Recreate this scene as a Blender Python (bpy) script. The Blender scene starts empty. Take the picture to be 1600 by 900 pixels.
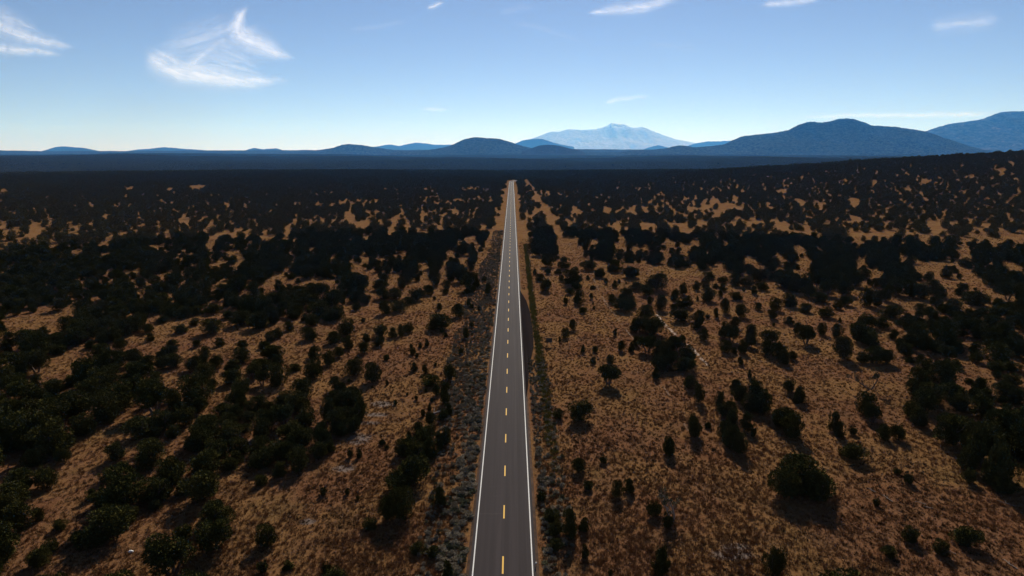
import bpy, math, random
import numpy as np
from mathutils import Vector, Matrix
R = math.radians
random.seed(7)
rng = np.random.default_rng(11)
S = bpy.context.scene
COL = S.collection

# ------------------------------------------------------------------ camera
FPX, PITCH, CAMH = 1040.0, R(11.36), 48.86          # focal length in photo pixels (1600 wide), tilt, height
cam = bpy.data.cameras.new('camera'); camo = bpy.data.objects.new('camera', cam); COL.objects.link(camo)
cam.sensor_width = 36; cam.lens = FPX/1600*36; cam.clip_start = 0.5; cam.clip_end = 250000
camo.location = (0, 0, CAMH); camo.rotation_euler = (R(90)-PITCH, 0, 0)
S.camera = camo

# ------------------------------------------------------------------ sky, sun, exposure
SUN_EL, SUN_AZ = R(30), R(7.5)                       # azimuth to the right of the road's direction (+Y)
W = bpy.data.worlds.new('World'); S.world = W; W.use_nodes = True
nt = W.node_tree; bg = nt.nodes['Background']
sky = nt.nodes.new('ShaderNodeTexSky'); sky.sky_type = 'NISHITA'; sky.sun_disc = False
sky.sun_elevation = SUN_EL; sky.sun_rotation = SUN_AZ
sky.altitude = 3000; sky.air_density = 0.8; sky.dust_density = 0.3; sky.ozone_density = 3.0
hs = nt.nodes.new('ShaderNodeHueSaturation'); hs.inputs['Saturation'].default_value = .93
tint = nt.nodes.new('ShaderNodeMix'); tint.data_type = 'RGBA'; tint.blend_type = 'MULTIPLY'; tint.inputs[0].default_value = 1
tint.inputs[7].default_value = (1.10, .95, .92, 1)
nt.links.new(sky.outputs[0], hs.inputs['Color']); nt.links.new(hs.outputs[0], tint.inputs[6]); nt.links.new(tint.outputs[2], bg.inputs[0]); bg.inputs[1].default_value = 0.067
sd = bpy.data.lights.new('sun', 'SUN'); so = bpy.data.objects.new('sun', sd); COL.objects.link(so)
sd.energy = 5.0; sd.angle = R(0.5); sd.color = (1.0, 0.93, 0.85)
SUND = Vector((math.sin(SUN_AZ)*math.cos(SUN_EL), math.cos(SUN_AZ)*math.cos(SUN_EL), math.sin(SUN_EL)))
so.rotation_euler = SUND.to_track_quat('Z', 'Y').to_euler(); so.location = (0, 0, 500)
S.view_settings.view_transform = 'Standard'; S.view_settings.look = 'None'
S.view_settings.exposure = 0.35; S.view_settings.gamma = 1.0
S.cycles.use_denoising = True
S.cycles.max_bounces = 5; S.cycles.diffuse_bounces = 2; S.cycles.glossy_bounces = 2
S.cycles.transparent_max_bounces = 12; S.cycles.volume_bounces = 2

# ------------------------------------------------------------------ helpers
def smooth(a, b, x):
    t = np.clip((np.asarray(x, float)-a)/(b-a), 0, 1); return t*t*(3-2*t)
def _hash(i, j, s):
    n = (i.astype(np.int64)*374761393 + j.astype(np.int64)*668265263 + s*1442695041) & 0xffffffff
    n = ((n ^ (n >> 13))*1274126177) & 0xffffffff
    return ((n ^ (n >> 16)) & 0xffff)/65535.0
def vnoise(x, y, s=0):
    x = np.asarray(x, float); y = np.asarray(y, float)
    i, j = np.floor(x), np.floor(y); fx, fy = x-i, y-j
    fx = fx*fx*(3-2*fx); fy = fy*fy*(3-2*fy)
    a, b, c, d = _hash(i, j, s), _hash(i+1, j, s), _hash(i, j+1, s), _hash(i+1, j+1, s)
    return (a*(1-fx)+b*fx)*(1-fy)+(c*(1-fx)+d*fx)*fy
def fbm(x, y, s=0, o=4):
    v, a, t = 0, 1.0, 0
    for k in range(o):
        v = v+a*vnoise(np.asarray(x)*2**k+k*17.3, np.asarray(y)*2**k-k*9.1, s+k); t += a; a *= .5
    return v/t
CP, SP = math.cos(PITCH), math.sin(PITCH)
def ray(px, py):
    a, b = (px-800)/FPX, (450-py)/FPX
    return np.array([a, CP+b*SP, -SP+b*CP])
def project(x, y, z):
    x, y, z = np.asarray(x, float), np.asarray(y, float), np.asarray(z, float)-CAMH
    dep = y*CP-z*SP; up = y*SP+z*CP
    dep = np.where(dep < 1, 1, dep)
    return 800+FPX*x/dep, 450-FPX*up/dep, dep
def terr(x, y):                                       # height of the land
    x, y = np.asarray(x, float), np.asarray(y, float)
    r = np.hypot(x, y)
    hill = 51*np.exp(-.5*((x-880)/370)**2-.5*((y-960)/430)**2)*smooth(60, 420, x)
    und = (fbm(x/90, y/90, 3, 3)-.5)*2.4*smooth(25, 120, np.abs(x+1))*smooth(-50, 150, r)
    und = und+(fbm(x/400, y/400, 5, 3)-.5)*8*smooth(150, 900, np.abs(x))
    far = -55*smooth(2000, 3300, r)+(45+80*(fbm(x/2500, y/2500, 9, 3)-.5))*smooth(3600, 6000, r)
    far = far+48*smooth(6500, 12500, r)
    far = far+(fbm(x/700, y/700, 21, 4)-.5)*22*smooth(2500, 5000, r)
    crest = -5*smooth(1230, 1600, y)*np.exp(-(x/400)**2)
    return hill+und+far+crest
def ground_at(px, py):
    d = ray(px, py); t = CAMH/-d[2] if d[2] < -1e-3 else 4000
    for _ in range(8):
        t = (CAMH-float(terr(d[0]*t, d[1]*t)))/max(-d[2], 1e-3)
    return d[0]*t, d[1]*t, float(terr(d[0]*t, d[1]*t))

def tag(o, label=None, cat=None, group=None, kind=None):
    if label: o['label'] = label
    if cat: o['category'] = cat
    if group: o['group'] = group
    if kind: o['kind'] = kind
    return o
def mesh_obj(name, v, f, m, parent=None, smooth_=False, link=True):
    me = bpy.data.meshes.new(name); me.from_pydata([tuple(p) for p in v], [], [tuple(q) for q in f])
    me.update(); me.materials.append(m)
    if smooth_: me.polygons.foreach_set('use_smooth', [True]*len(me.polygons))
    o = bpy.data.objects.new(name, me)
    if link: COL.objects.link(o)
    if parent: o.parent = parent
    return o
def empty(name, loc):
    o = bpy.data.objects.new(name, None); COL.objects.link(o); o.location = loc; o.empty_display_size = .3
    return o
class NB:                                             # little node-building helper
    def __init__(s, name):
        s.m = bpy.data.materials.new(name); s.m.use_nodes = True; s.t = s.m.node_tree
        s.b = s.t.nodes['Principled BSDF']; s.b.inputs['Specular IOR Level'].default_value = .03
    def n(s, kind, **kw):
        x = s.t.nodes.new('ShaderNode'+kind)
        for k, v in kw.items(): setattr(x, k, v)
        return x
    def put(s, sock, v):
        if isinstance(v, bpy.types.NodeSocket): s.t.links.new(v, sock)
        elif v is not None:
            if isinstance(v, (tuple, list)) and sock.type == 'RGBA' and len(v) == 3: v = (*v, 1)
            sock.default_value = v
    def noise(s, vec, scale, detail=4, rough=.55, dist=0):
        x = s.n('TexNoise'); x.inputs['Scale'].default_value = scale; x.inputs['Detail'].default_value = detail
        x.inputs['Roughness'].default_value = rough; x.inputs['Distortion'].default_value = dist
        s.put(x.inputs['Vector'], vec); return x.outputs['Fac']
    def rng(s, v, a, b, c=0., d=1., smooth_=True):
        x = s.n('MapRange'); x.interpolation_type = 'SMOOTHSTEP' if smooth_ else 'LINEAR'
        s.put(x.inputs[0], v)
        for i, q in zip((1, 2, 3, 4), (a, b, c, d)): s.put(x.inputs[i], q)
        return x.outputs[0]
    def mix(s, f, a, b):
        x = s.n('Mix', data_type='RGBA'); s.put(x.inputs[0], f); s.put(x.inputs[6], a); s.put(x.inputs[7], b)
        return x.outputs[2]
    def math(s, op, a, b=None):
        x = s.n('Math', operation=op); s.put(x.inputs[0], a); s.put(x.inputs[1], b); return x.outputs[0]
    def obj(s): return s.n('TexCoord').outputs['Object']
    def geo(s): return s.n('NewGeometry').outputs['Position']
    def mapping(s, vec, scale=(1, 1, 1), loc=(0, 0, 0), rot=(0, 0, 0)):
        x = s.n('Mapping'); s.put(x.inputs['Vector'], vec); x.inputs['Scale'].default_value = scale
        x.inputs['Location'].default_value = loc; x.inputs['Rotation'].default_value = rot; return x.outputs[0]
    def sep(s, v):
        x = s.n('SeparateXYZ'); s.put(x.inputs[0], v); return x.outputs
    def bump(s, h, strength, dist):
        x = s.n('Bump'); s.put(x.inputs['Height'], h); x.inputs['Strength'].default_value = strength
        x.inputs['Distance'].default_value = dist; s.t.links.new(x.outputs[0], s.b.inputs['Normal'])
    def out(s, col=None, rough=None):
        if col is not None: s.put(s.b.inputs['Base Color'], col)
        if rough is not None: s.put(s.b.inputs['Roughness'], rough)
        return s.m

# ------------------------------------------------------------------ materials
def mat_ground():
    b = NB('dry_ground'); p = b.geo()
    big = b.noise(p, .045, 5, .65, .4); mid = b.noise(p, .16, 4, .6); fine = b.noise(p, 1.1, 7, .8, .3); tiny = b.noise(p, 4.0, 4, .85)
    dirt = b.mix(b.rng(mid, .35, .68), (.122, .054, .027), (.190, .094, .048))
    grass = b.mix(b.rng(fine, .3, .7), (.135, .064, .027), (.225, .125, .050))
    c = b.mix(b.rng(big, .42, .58), dirt, grass)
    yel = b.noise(b.mapping(p, loc=(31, 12, 5)), .05, 4, .6)
    c = b.mix(b.math('MULTIPLY', b.rng(yel, .56, .74), .55), c, (.135, .088, .030))
    c = b.mix(b.math('MULTIPLY', b.rng(fine, .50, .76), .45), c, (.042, .022, .011))
    c = b.mix(b.math('MULTIPLY', b.rng(tiny, .50, .66), .62), c, (.032, .018, .009))
    dist = b.n('VectorMath', operation='LENGTH'); b.put(dist.inputs[0], p)      # deeper grass on the flats farther out
    c = b.mix(b.math('MULTIPLY', b.rng(dist.outputs['Value'], 180, 420), b.rng(big, .25, .6, .35, .85)), c, b.mix(b.rng(mid, .35, .65), (.125, .060, .025), (.215, .122, .050)))
    c = b.mix(b.math('MULTIPLY', b.rng(tiny, .50, .36, 0, 1), .4), c, (.26, .150, .072))
    c = b.mix(b.math('MULTIPLY', b.rng(mid, .50, .66), .45), c, (.058, .033, .019))
    # pale stony patches beside the left-hand opening and at the lower right
    for px, py, rx, ry in ((597, 631, 3.2, 2.2), (588, 648, 3, 1.4), (577, 661, 2.6, 1.2), (560, 686, 2.6, 3), (538, 732, 2.4, 1.6),
                           (1145, 868, 3.6, 1.5), (1150, 855, 2.4, 1.2), (480, 815, 1.5, 1), (396, 690, 1.5, 2)):
        x, y, z = ground_at(px, py)
        q = b.n('Vectormath' if 0 else 'VectorMath', operation='LENGTH')
        b.put(q.inputs[0], b.mapping(p, scale=(1/rx, 1/ry, 0), loc=(-x/rx, -y/ry, 0)))
        d = b.math('ADD', q.outputs['Value'], b.rng(b.noise(p, 1.1, 4, .7), 0, 1, -.6, .6, False))
        c = b.mix(b.math('MULTIPLY', b.rng(d, .4, 1.0, 1, 0), .8), c, b.mix(b.rng(tiny, .35, .65), (.21, .18, .165), (.11, .085, .07)))
    # needle litter and closed woodland far off
    ln = b.n('VectorMath', operation='LENGTH'); b.put(ln.inputs[0], p); r = ln.outputs['Value']
    wood = b.noise(b.mapping(p, scale=(1, .5, 1)), .035, 6, .75)
    forest = b.mix(b.rng(wood, .36, .66), (.008, .010, .007), (.024, .025, .016))
    f1 = b.rng(r, 700, 2400)
    gap = b.rng(b.noise(b.mapping(p, scale=(1, .6, 1)), .0085, 5, .7), .66, .74)
    c = b.mix(b.math('MULTIPLY', f1, b.rng(gap, 0, 1, 1, b.rng(r, 2200, 5000, .5, .97))), c, forest)
    for px, py, rx, ry in ((958, 266.3, 30, 80), (936, 267, 14, 40), (982, 264, 20, 60), (962, 243, 60, 220), (935, 251, 40, 60), (990, 247, 25, 80)):
        x, y, z = ground_at(px, py)
        q = b.n('VectorMath', operation='LENGTH')
        b.put(q.inputs[0], b.mapping(p, scale=(1/rx, 1/ry, 0), loc=(-x/rx, -y/ry, 0)))
        d = b.math('ADD', q.outputs['Value'], b.rng(b.noise(p, .03, 4, .7), 0, 1, -.9, .9, False))
        c = b.mix(b.math('MULTIPLY', b.rng(d, .3, .9, 1, 0), .8), c, (.19, .13, .09))
    b.bump(b.math('ADD', fine, b.math('MULTIPLY', tiny, .5)), .9, .22)
    b.b.inputs['Specular IOR Level'].default_value = 0.
    return b.out(c, 1.0)
def mat_leaf(name, c1, c2, c3):
    b = NB(name); p = b.geo(); info = b.n('ObjectInfo').outputs['Random']
    c = b.mix(b.rng(b.noise(p, .9, 3, .6), .35, .65), c1, c2)
    c = b.mix(b.math('MULTIPLY', b.rng(info, 0, 1, 0, 1, False), .55), c, c3)
    b.b.inputs['Specular IOR Level'].default_value = .0
    return b.out(c, 1.0)
def mat_plain(name, c1, c2, scale=3., rough=.9):
    b = NB(name); c = b.mix(b.rng(b.noise(b.obj(), scale, 4, .65), .35, .65), c1, c2); return b.out(c, rough)
def mat_asphalt(name, base, streaks):
    b = NB(name); p = b.geo(); xs = b.sep(p)
    g = b.noise(p, 9, 3, .8); lane = b.noise(b.mapping(p, scale=(1, .012, 1)), 1.7, 4, .6); patch = b.noise(b.mapping(p, scale=(1, .12, 1)), .35, 4, .6)
    c = b.mix(b.rng(lane, .34, .68), tuple(.80*k for k in base), tuple(1.2*k for k in base))
    c = b.mix(b.math('MULTIPLY', b.rng(patch, .4, .7), .4), c, tuple(.72*k for k in base))
    if streaks:                                       # darker wheel tracks and oil line in each lane
        w = b.math('SINE', b.math('MULTIPLY', b.math('ADD', xs[0], 1.10), 3.49))
        c = b.mix(b.math('MULTIPLY', b.rng(w, .1, 1), .42), c, tuple(.6*k for k in base))
        cr = b.noise(b.mapping(p, scale=(.06, 1, 1)), .9, 5, .8)
        c = b.mix(b.math('MULTIPLY', b.rng(cr, .64, .68), .35), c, tuple(1.9*k for k in base))
    c = b.mix(b.math('MULTIPLY', b.rng(g, .4, .7), .35), c, tuple(1.5*k for k in base))
    b.bump(g, .3, .02); b.b.inputs['Specular IOR Level'].default_value = .06 if streaks else 0.
    return b.out(c, .9)
def mat_paint(name, c1, c2):
    b = NB(name); c = b.mix(b.rng(b.noise(b.geo(), 3.5, 5, .8), .52, .75), c1, c2); return b.out(c, .6)
def mat_hill(name, dark, light, bare, bare_lo, scale=.006):
    b = NB(name); p = b.geo()
    n1 = b.noise(p, scale, 6, .7); n2 = b.noise(p, scale*2.6, 6, .85)
    c = b.mix(b.rng(n2, .38, .66), dark, light)
    c = b.mix(b.rng(n1, bare_lo, bare_lo+.1), c, bare)
    b.bump(n2, 1.0, 60); b.b.inputs['Specular IOR Level'].default_value = 0.
    return b.out(c, 1.0)
def mat_snow():
    b = NB('snowy_rock'); p = b.geo(); z = b.sep(p)[2]
    n = b.noise(p, .0016, 7, .72, .6)
    rock = b.mix(b.rng(n, .35, .65), (.26, .25, .24), (.42, .39, .35))
    f = b.math('MULTIPLY', b.rng(z, 2300, 3600), b.rng(n, .42, .56))
    b.bump(n, 1, 200)
    return b.out(b.mix(f, rock, (.85, .87, .9)), .9)
M_GROUND = mat_ground()
M_JUN = mat_leaf('juniper_foliage', (.042, .043, .012), (.064, .061, .018), (.075, .063, .019))
M_DRYLEAF = mat_leaf('thin_grey_green_foliage', (.060, .066, .040), (.085, .084, .052), (.10, .09, .05))
M_FAR = mat_leaf('woodland_foliage', (.075, .066, .026), (.112, .092, .034), (.12, .092, .036))
M_SAGE = mat_leaf('sagebrush_foliage', (.165, .142, .104), (.235, .205, .155), (.18, .14, .085))
M_GRASS = mat_leaf('straw', (.180, .090, .037), (.245, .142, .062), (.140, .066, .030))
M_GREEN = mat_leaf('yellow_green_grass', (.14, .125, .03), (.19, .155, .04), (.11, .11, .033))
M_WEED = mat_leaf('dark_weed', (.06, .04, .018), (.085, .055, .024), (.05, .036, .018))
M_BARK = mat_plain('juniper_bark', (.10, .075, .055), (.17, .13, .10), 6)
M_DEAD = mat_plain('weathered_wood', (.20, .17, .145), (.32, .28, .24), 5)
M_ASPH = mat_asphalt('asphalt', (.036, .030, .031), True)
M_PULL = mat_asphalt('old_asphalt', (.016, .0125, .012), False)
M_WHITE = mat_paint('white_paint', (.60, .60, .58), (.34, .32, .31))
M_YEL = mat_paint('yellow_paint', (.66, .40, .08), (.48, .30, .09))
M_DIRT = mat_plain('red_shoulder_dirt', (.045, .030, .022), (.085, .050, .032), .8)
M_PATH = mat_plain('pale_rocky_dirt', (.36, .27, .21), (.20, .13, .085), 1.5)

# ------------------------------------------------------------------ ground
def build_ground():
    ang = np.concatenate([np.arange(-180, -62, 6.), np.arange(-62, 62.01, .8), np.arange(66, 180, 6.)])
    rad = [2.]
    while rad[-1] < 105000: rad.append(rad[-1]*1.032+.25)
    rad = np.array(rad); A, RR = np.meshgrid(np.radians(ang), rad)
    X, Y = np.sin(A)*RR, np.cos(A)*RR; Z = terr(X, Y)
    n, m = X.shape
    v = np.stack([X, Y, Z], -1).reshape(-1, 3).tolist()
    v.append((0, 0, float(terr(0, 0))))
    f = []
    for i in range(n-1):
        for j in range(m):
            k = (j+1) % m
            f.append((i*m+j, i*m+k, (i+1)*m+k, (i+1)*m+j))
    for j in range(m): f.append((n*m, (j+1) % m, j))
    o = mesh_obj('ground', v, f, M_GROUND, smooth_=True)
    tag(o, 'dry grassy plain of orange soil and straw reaching to the hills', kind='structure')
build_ground()

# ------------------------------------------------------------------ hills and mountains
def ridge(name, D, pts, mat, label, base=0., depth=None, rough=.10, seed=1, gully=.0, nx=150, ny=44):
    """a landform whose skyline runs through the given bearings/elevations at distance D; it falls off before and behind"""
    D *= 1.6; depth = depth and depth*1.6; base *= 1.35
    pts = sorted(pts); bb = np.array([(450-p[1])/FPX for p in pts]); dz_ = D*(bb*CP-SP)/(CP+bb*SP); hs = CAMH+dz_
    xs = np.array([(p[0]-800)/FPX for p in pts])*(D*CP-dz_*SP)
    w = xs[-1]-xs[0]; X = np.linspace(xs[0]-.02*w, xs[-1]+.02*w, nx)
    Hh = np.interp(X, xs, hs); dx = X[1]-X[0]
    k = np.exp(-.5*(np.arange(-3, 4)/1.1)**2); k /= k.sum(); Hh = np.convolve(np.pad(Hh, 3, 'edge'), k, 'valid')
    depth = depth or max(900., 2.6*(hs.max()-base))
    T = np.linspace(-1, 1, ny)
    v = []
    for t in T:
        yy = D+t*depth
        fall = (1-abs(t))**1.15*(.75+.25*(1-abs(t)))
        nz = fbm(X/(depth*.22)+seed*3.7, np.full(nx, yy)/(depth*.22), seed, 5)-.5
        gl = 1-np.abs(2*fbm(X/(depth*.09)+seed, np.full(nx, yy)/(depth*.5), seed+40, 4)-1)*gully*(1-fall)*1.6
        edge = np.minimum(1, np.minimum(np.arange(nx), np.arange(nx)[::-1])/4.)
        z = base-80+(Hh-base+80)*fall*gl*edge + nz*rough*(hs.max()-base)*np.clip(1.3-fall, 0, 1)*2*edge
        z = z+(rng.random(nx)-.5)*D*.00075*(1 if t > -.9 else 0)
        v += [(float(a), float(yy), float(c)) for a, c in zip(X, z)]
    f = [(i*nx+j, i*nx+j+1, (i+1)*nx+j+1, (i+1)*nx+j) for i in range(ny-1) for j in range(nx-1)]
    o = mesh_obj(name, v, f, mat, smooth_=True); tag(o, label, kind='structure'); return o
def q(ox, oy, s, pts): return [(ox+a/s, oy+b/s) for a, b in pts]
MH = mat_hill('pine_hill', (.001, .003, .003), (.085, .082, .052), (.034, .032, .022), .64)
MH2 = mat_hill('brushy_mountain', (.004, .007, .006), (.085, .080, .058), (.17, .11, .07), .56, .0022)
MFAR = mat_hill('far_mesa', (.03, .036, .028), (.055, .055, .042), (.09, .075, .055), .6, .003)
MS = mat_snow()
A3 = lambda p: q(500, 180, 2.667, p)
A4 = lambda p: q(1000, 160, 2.667, p)
A5 = lambda p: q(0, 220, 2.667, p)
ridge('mountain', 48000, A3([(780, 140), (830, 117), (900, 92), (960, 68), (1000, 67), (1035, 54), (1090, 58), (1150, 55), (1190, 44), (1215, 30), (1235, 35), (1265, 36), (1300, 50), (1320, 50), (1340, 46), (1400, 70), (1480, 98), (1560, 113), (1620, 128), (1700, 140)]), MS, 'pale snow-capped mountain on the horizon beyond the road', 50, 9000, .10, 5, .35, 260, 70)
ridge('mountain', 15000, A4([(1050, 190), (1190, 119), (1280, 91), (1350, 80), (1420, 69), (1500, 37), (1540, 33), (1620, 33), (1760, 45), (1900, 80), (2100, 120), (2300, 170)]), MH2, 'brown-blue mountain cut off by the edge beyond the big hill', 60, 3200, .10, 8, .35, 200, 60)
ridge('hill', 24000, A3([(780, 135), (820, 113), (850, 101), (880, 97), (925, 97), (960, 108), (1000, 120), (1060, 132)]), MFAR, 'pale blue knoll at the foot of the snowy mountain', 40, 1500, .08, 12)
ridge('hill', 25000, A3([(150, 140), (230, 131), (290, 120), (330, 127), (370, 118), (405, 112), (440, 116), (480, 122), (550, 122), (640, 134)]), MFAR, 'pale far hills between the two dark cones', 40, 1500, .08, 13)
ridge('hill', 26000, A4([(10, 197), (40, 186), (75, 177), (110, 186), (150, 192), (200, 180), (240, 168), (280, 160), (330, 161), (380, 158), (430, 170), (500, 195)]), MFAR, 'pale far hills beside the snowy mountain', 40, 1500, .08, 14)
for i, (p, lab) in enumerate((([(150, 50), (190, 40), (230, 26), (260, 21), (300, 25), (350, 29), (400, 40), (430, 50)], 'flat blue mesa nearest the edge of the plateau'),
                              ([(520, 45), (560, 37), (620, 33), (680, 25), (720, 28), (770, 33), (850, 38), (900, 46)], 'low blue mesa in the middle of the plateau line'),
                              ([(1000, 46), (1030, 37), (1060, 28), (1095, 35), (1120, 32), (1150, 30), (1175, 38), (1200, 46)], 'tiny twin-topped blue knoll on the plateau line'))):
    ridge('mesa', 19000, A5(p), MFAR, lab, 60, 1200, .05, 20+i, 0, 90, 30)
ridge('hill', 9500, A4([(-500, 215), (-100, 207), (0, 199), (100, 192), (130, 185), (160, 178), (185, 179), (230, 187), (300, 182), (350, 175), (390, 155), (430, 140), (500, 132), (560, 124), (620, 115), (660, 93), (700, 79), (725, 78), (750, 81), (790, 74), (830, 63), (865, 61), (890, 66), (920, 76), (965, 95), (1060, 97), (1120, 108), (1200, 125), (1250, 143), (1300, 160), (1350, 180), (1400, 197), (1500, 212)]), MH, 'big dark forested hill with twin tops', 30, 1500, .10, 31, .30, 420, 60)
ridge('hill', 9800, A3([(300, 150), (400, 149), (480, 140), (540, 127), (600, 98), (640, 89), (660, 89), (700, 93), (740, 95), (780, 105), (820, 120), (880, 135), (940, 141), (1000, 150)]), MH, 'dark rounded cone hill just beside the road line', 30, 1100, .08, 33, .25)
ridge('hill', 11000, A3([(-60, 150), (0, 143), (50, 136), (90, 122), (120, 118), (180, 123), (230, 132), (290, 142), (360, 150)]), MH, 'smaller dark cone hill on the plateau', 30, 900, .08, 35, .25)
ridge('hill', 8600, A3([(840, 150), (880, 137), (910, 125), (940, 121), (965, 121), (1000, 127), (1050, 139), (1100, 150)]), mat_hill('burnt_hill', (.028, .025, .022), (.06, .048, .038), (.10, .075, .055), .58), 'low brownish knoll in front of the pale mountain', 20, 700, .08, 37, .25)
ridge('plateau', 12500, [(-900, 236), (-300, 235), (0, 234.5), (80, 236), (220, 235.5), (480, 234), (640, 234), (800, 233), (900, 232.5), (1000, 233), (1200, 234), (1500, 233), (1800, 234), (2400, 236)], MH, 'long level blue-dark forested plateau under the sky', 20, 2600, .03, 41, 0, 420, 40)
ridge('ridge', 6200, [(-700, 258), (-300, 254), (-60, 257), (0, 256.5), (60, 252), (130, 250.5), (250, 249.5), (340, 250), (450, 252.5), (560, 254), (700, 258), (760, 262)], MH, 'low dark wooded rise before the plateau', -60, 900, .06, 43, 0, 260, 40)

# ------------------------------------------------------------------ road
RX = -1.10                                            # centre line; the road bends away behind the trees at its far end
def road_x(y): return RX+26*smooth(1215, 1420, y)
ROAD_END = 1300
YS = list(np.arange(-30, 1200, 10.))+list(np.arange(1200, ROAD_END+1, 5.))
def rz(d): return .26-.02*abs(d) if abs(d) <= 4.0 else .18-.5*(abs(d)-4.0)
def ribbon(name, offs, mat, ys=YS, dz=0., parent=None, link=True):
    v, f = [], []
    for y in ys:
        z0 = float(terr(0, y)) if y > 1200 else 0.
        for d in offs: v.append((float(road_x(y))+d, float(y), z0+rz(d)+dz))
    m = len(offs)
    for i in range(len(ys)-1):
        for j in range(m-1): f.append((i*m+j, i*m+j+1, (i+1)*m+j+1, (i+1)*m+j))
    return mesh_obj(name, v, f, mat, parent, link=link)
road = ribbon('road', (-4.0, -2, 0, 2, 4.0), M_ASPH); tag(road, 'straight two-lane asphalt road running to the horizon', kind='structure')
for s in (-1, 1):
    o = ribbon('road_shoulder', [s*a for a in (4.0, 4.45, 4.9)][::s], M_DIRT); tag(o, 'reddish dirt shoulder of the road, ' + ('sagebrush side' if s < 0 else 'open side'), kind='structure')
    ribbon('edge_line', (s*3.56-.075, s*3.56+.075), M_WHITE, dz=.008, parent=road)
DASH0 = 72.2
prev = None
for k in range(-3, 100):
    y = DASH0+12.19*k
    ys = (y-1.75, y, y+1.75)
    if y > 1200: continue
    o = ribbon('centre_dash', (-.10, .10), M_YEL, ys=ys, dz=.008, parent=road)
def draped(name, poly, mat, z, label, kind='structure'):
    o = mesh_obj(name, [(x, y, z) for x, y in poly], [tuple(range(len(poly)))], mat); return tag(o, label, kind=kind)
draped('road_pullout', [(2.88, 128), (3.5, 136), (4.1, 150), (5.6, 165), (5.9, 185), (5.6, 205), (4.9, 220), (3.6, 232), (2.88, 238)], M_PULL, .205, 'dark old asphalt pullout along the open side of the road')
def path(name, pts, w, label, mat, gap=0):
    v, f = [], []
    for i, (x, y) in enumerate(pts):
        j = (random.random()-.5)*w*.5; ww = w*(.6+.8*random.random())
        for s in (-.5, .5):
            xx = x+j+s*ww; v.append((xx, y, float(terr(xx, y))+.045))
    for i in range(len(pts)-1):
        if gap and random.random() < gap: continue
        f.append((2*i, 2*i+1, 2*i+3, 2*i+2))
    return tag(mesh_obj(name, v, f, mat), label, kind='structure')
path('path', [(45.5+math.sin(y*.09)*.8, y) for y in np.arange(150, 202, 1.6)], .85, 'pale rocky track segment among the junipers', M_PATH, .12)
path('path', [(32.2+math.sin(y*.05)*.7, y) for y in np.arange(112, 420, 2.0)], .36, 'faint worn track running parallel to the road', mat_plain('worn_dirt', (.17, .10, .06), (.11, .06, .033), 1.2), .5)

# ------------------------------------------------------------------ where the trees stand, read from the picture's bearings
K, K3 = 5.626, 3.462
T = {}                                                # region origin -> (scale, [(centre x, crown top, crown bottom, width), ...])
T[(200, 420)] = (K, [(580,440,500,95),(470,490,565,140),(740,452,575,190),(195,565,635,90),(610,625,690,85),(810,605,680,100),(1015,630,695,110),(390,630,690,120),(670,695,790,120),(180,485,560,110),(1200,650,705,90),(1255,560,640,100),(830,165,240,180),(1110,120,180,90),(1170,170,215,70),(310,430,475,110),(370,340,440,140),(500,340,430,140),(620,330,405,140),(760,330,395,150),(950,250,350,140),(1060,250,400,180),(1180,260,430,180),(880,380,440,120),(1000,380,500,200),(1150,400,530,200),(1270,330,480,120),(50,715,850,140),(170,760,880,150),(360,690,800,150),(400,760,870,170),(300,780,890,150),(580,770,900,170),(780,770,880,140),(1000,710,830,150),(930,800,900,140),(1250,690,800,150),(1150,820,900,180)])
T[(400, 420)] = (K, [(205,100,190,90),(290,470,545,95),(190,525,610,110),(80,640,700,95),(470,525,630,150),(790,455,590,180),(680,560,660,150),(815,595,705,110),(1090,490,600,150),(970,570,640,90),(1085,600,680,110),(955,650,745,110),(940,430,470,45),(1145,755,805,55),(520,685,790,140),(640,730,850,130),(720,690,780,110),(155,680,800,190),(200,760,850,120),(60,800,900,150),(350,840,900,120),(1090,105,190,140),(1120,190,270,180),(1230,180,270,130),(850,50,200,200),(930,60,190,150),(880,200,290,150),(960,230,310,110),(880,300,365,90),(700,200,290,150),(580,140,260,130),(490,130,220,100),(300,135,190,70),(410,190,280,160),(290,200,270,110),(150,220,310,130),(500,230,330,160),(350,320,420,150),(330,370,440,120),(430,400,460,80),(560,300,430,200),(700,340,450,150),(640,390,460,130),(500,400,500,140),(60,280,440,150),(150,330,480,140),(30,400,530,120)])
T[(580, 420)] = (K, [(600,305,360,55),(770,315,425,120),(610,410,535,200),(550,450,540,120),(835,525,610,65),(885,470,515,45),(860,260,330,40),(885,310,350,40),(950,325,370,35),(490,620,680,45),(435,650,695,40),(350,660,705,35),(365,695,755,60),(400,740,780,35),(785,700,755,50),(555,240,270,28),(650,560,600,45),(625,530,560,40),(660,110,180,80),(650,180,225,70),(850,60,200,180),(790,0,120,150),(920,50,170,90),(870,150,220,110),(990,70,110,55),(1030,130,230,60),(700,20,110,80),(560,20,150,110),(400,50,110,70),(320,70,130,80),(270,80,180,80),(100,40,90,80),(500,150,230,110),(400,170,280,140),(330,250,310,110),(240,290,380,150),(120,290,400,110),(200,520,605,90),(320,480,560,100),(265,480,590,60)])
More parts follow.
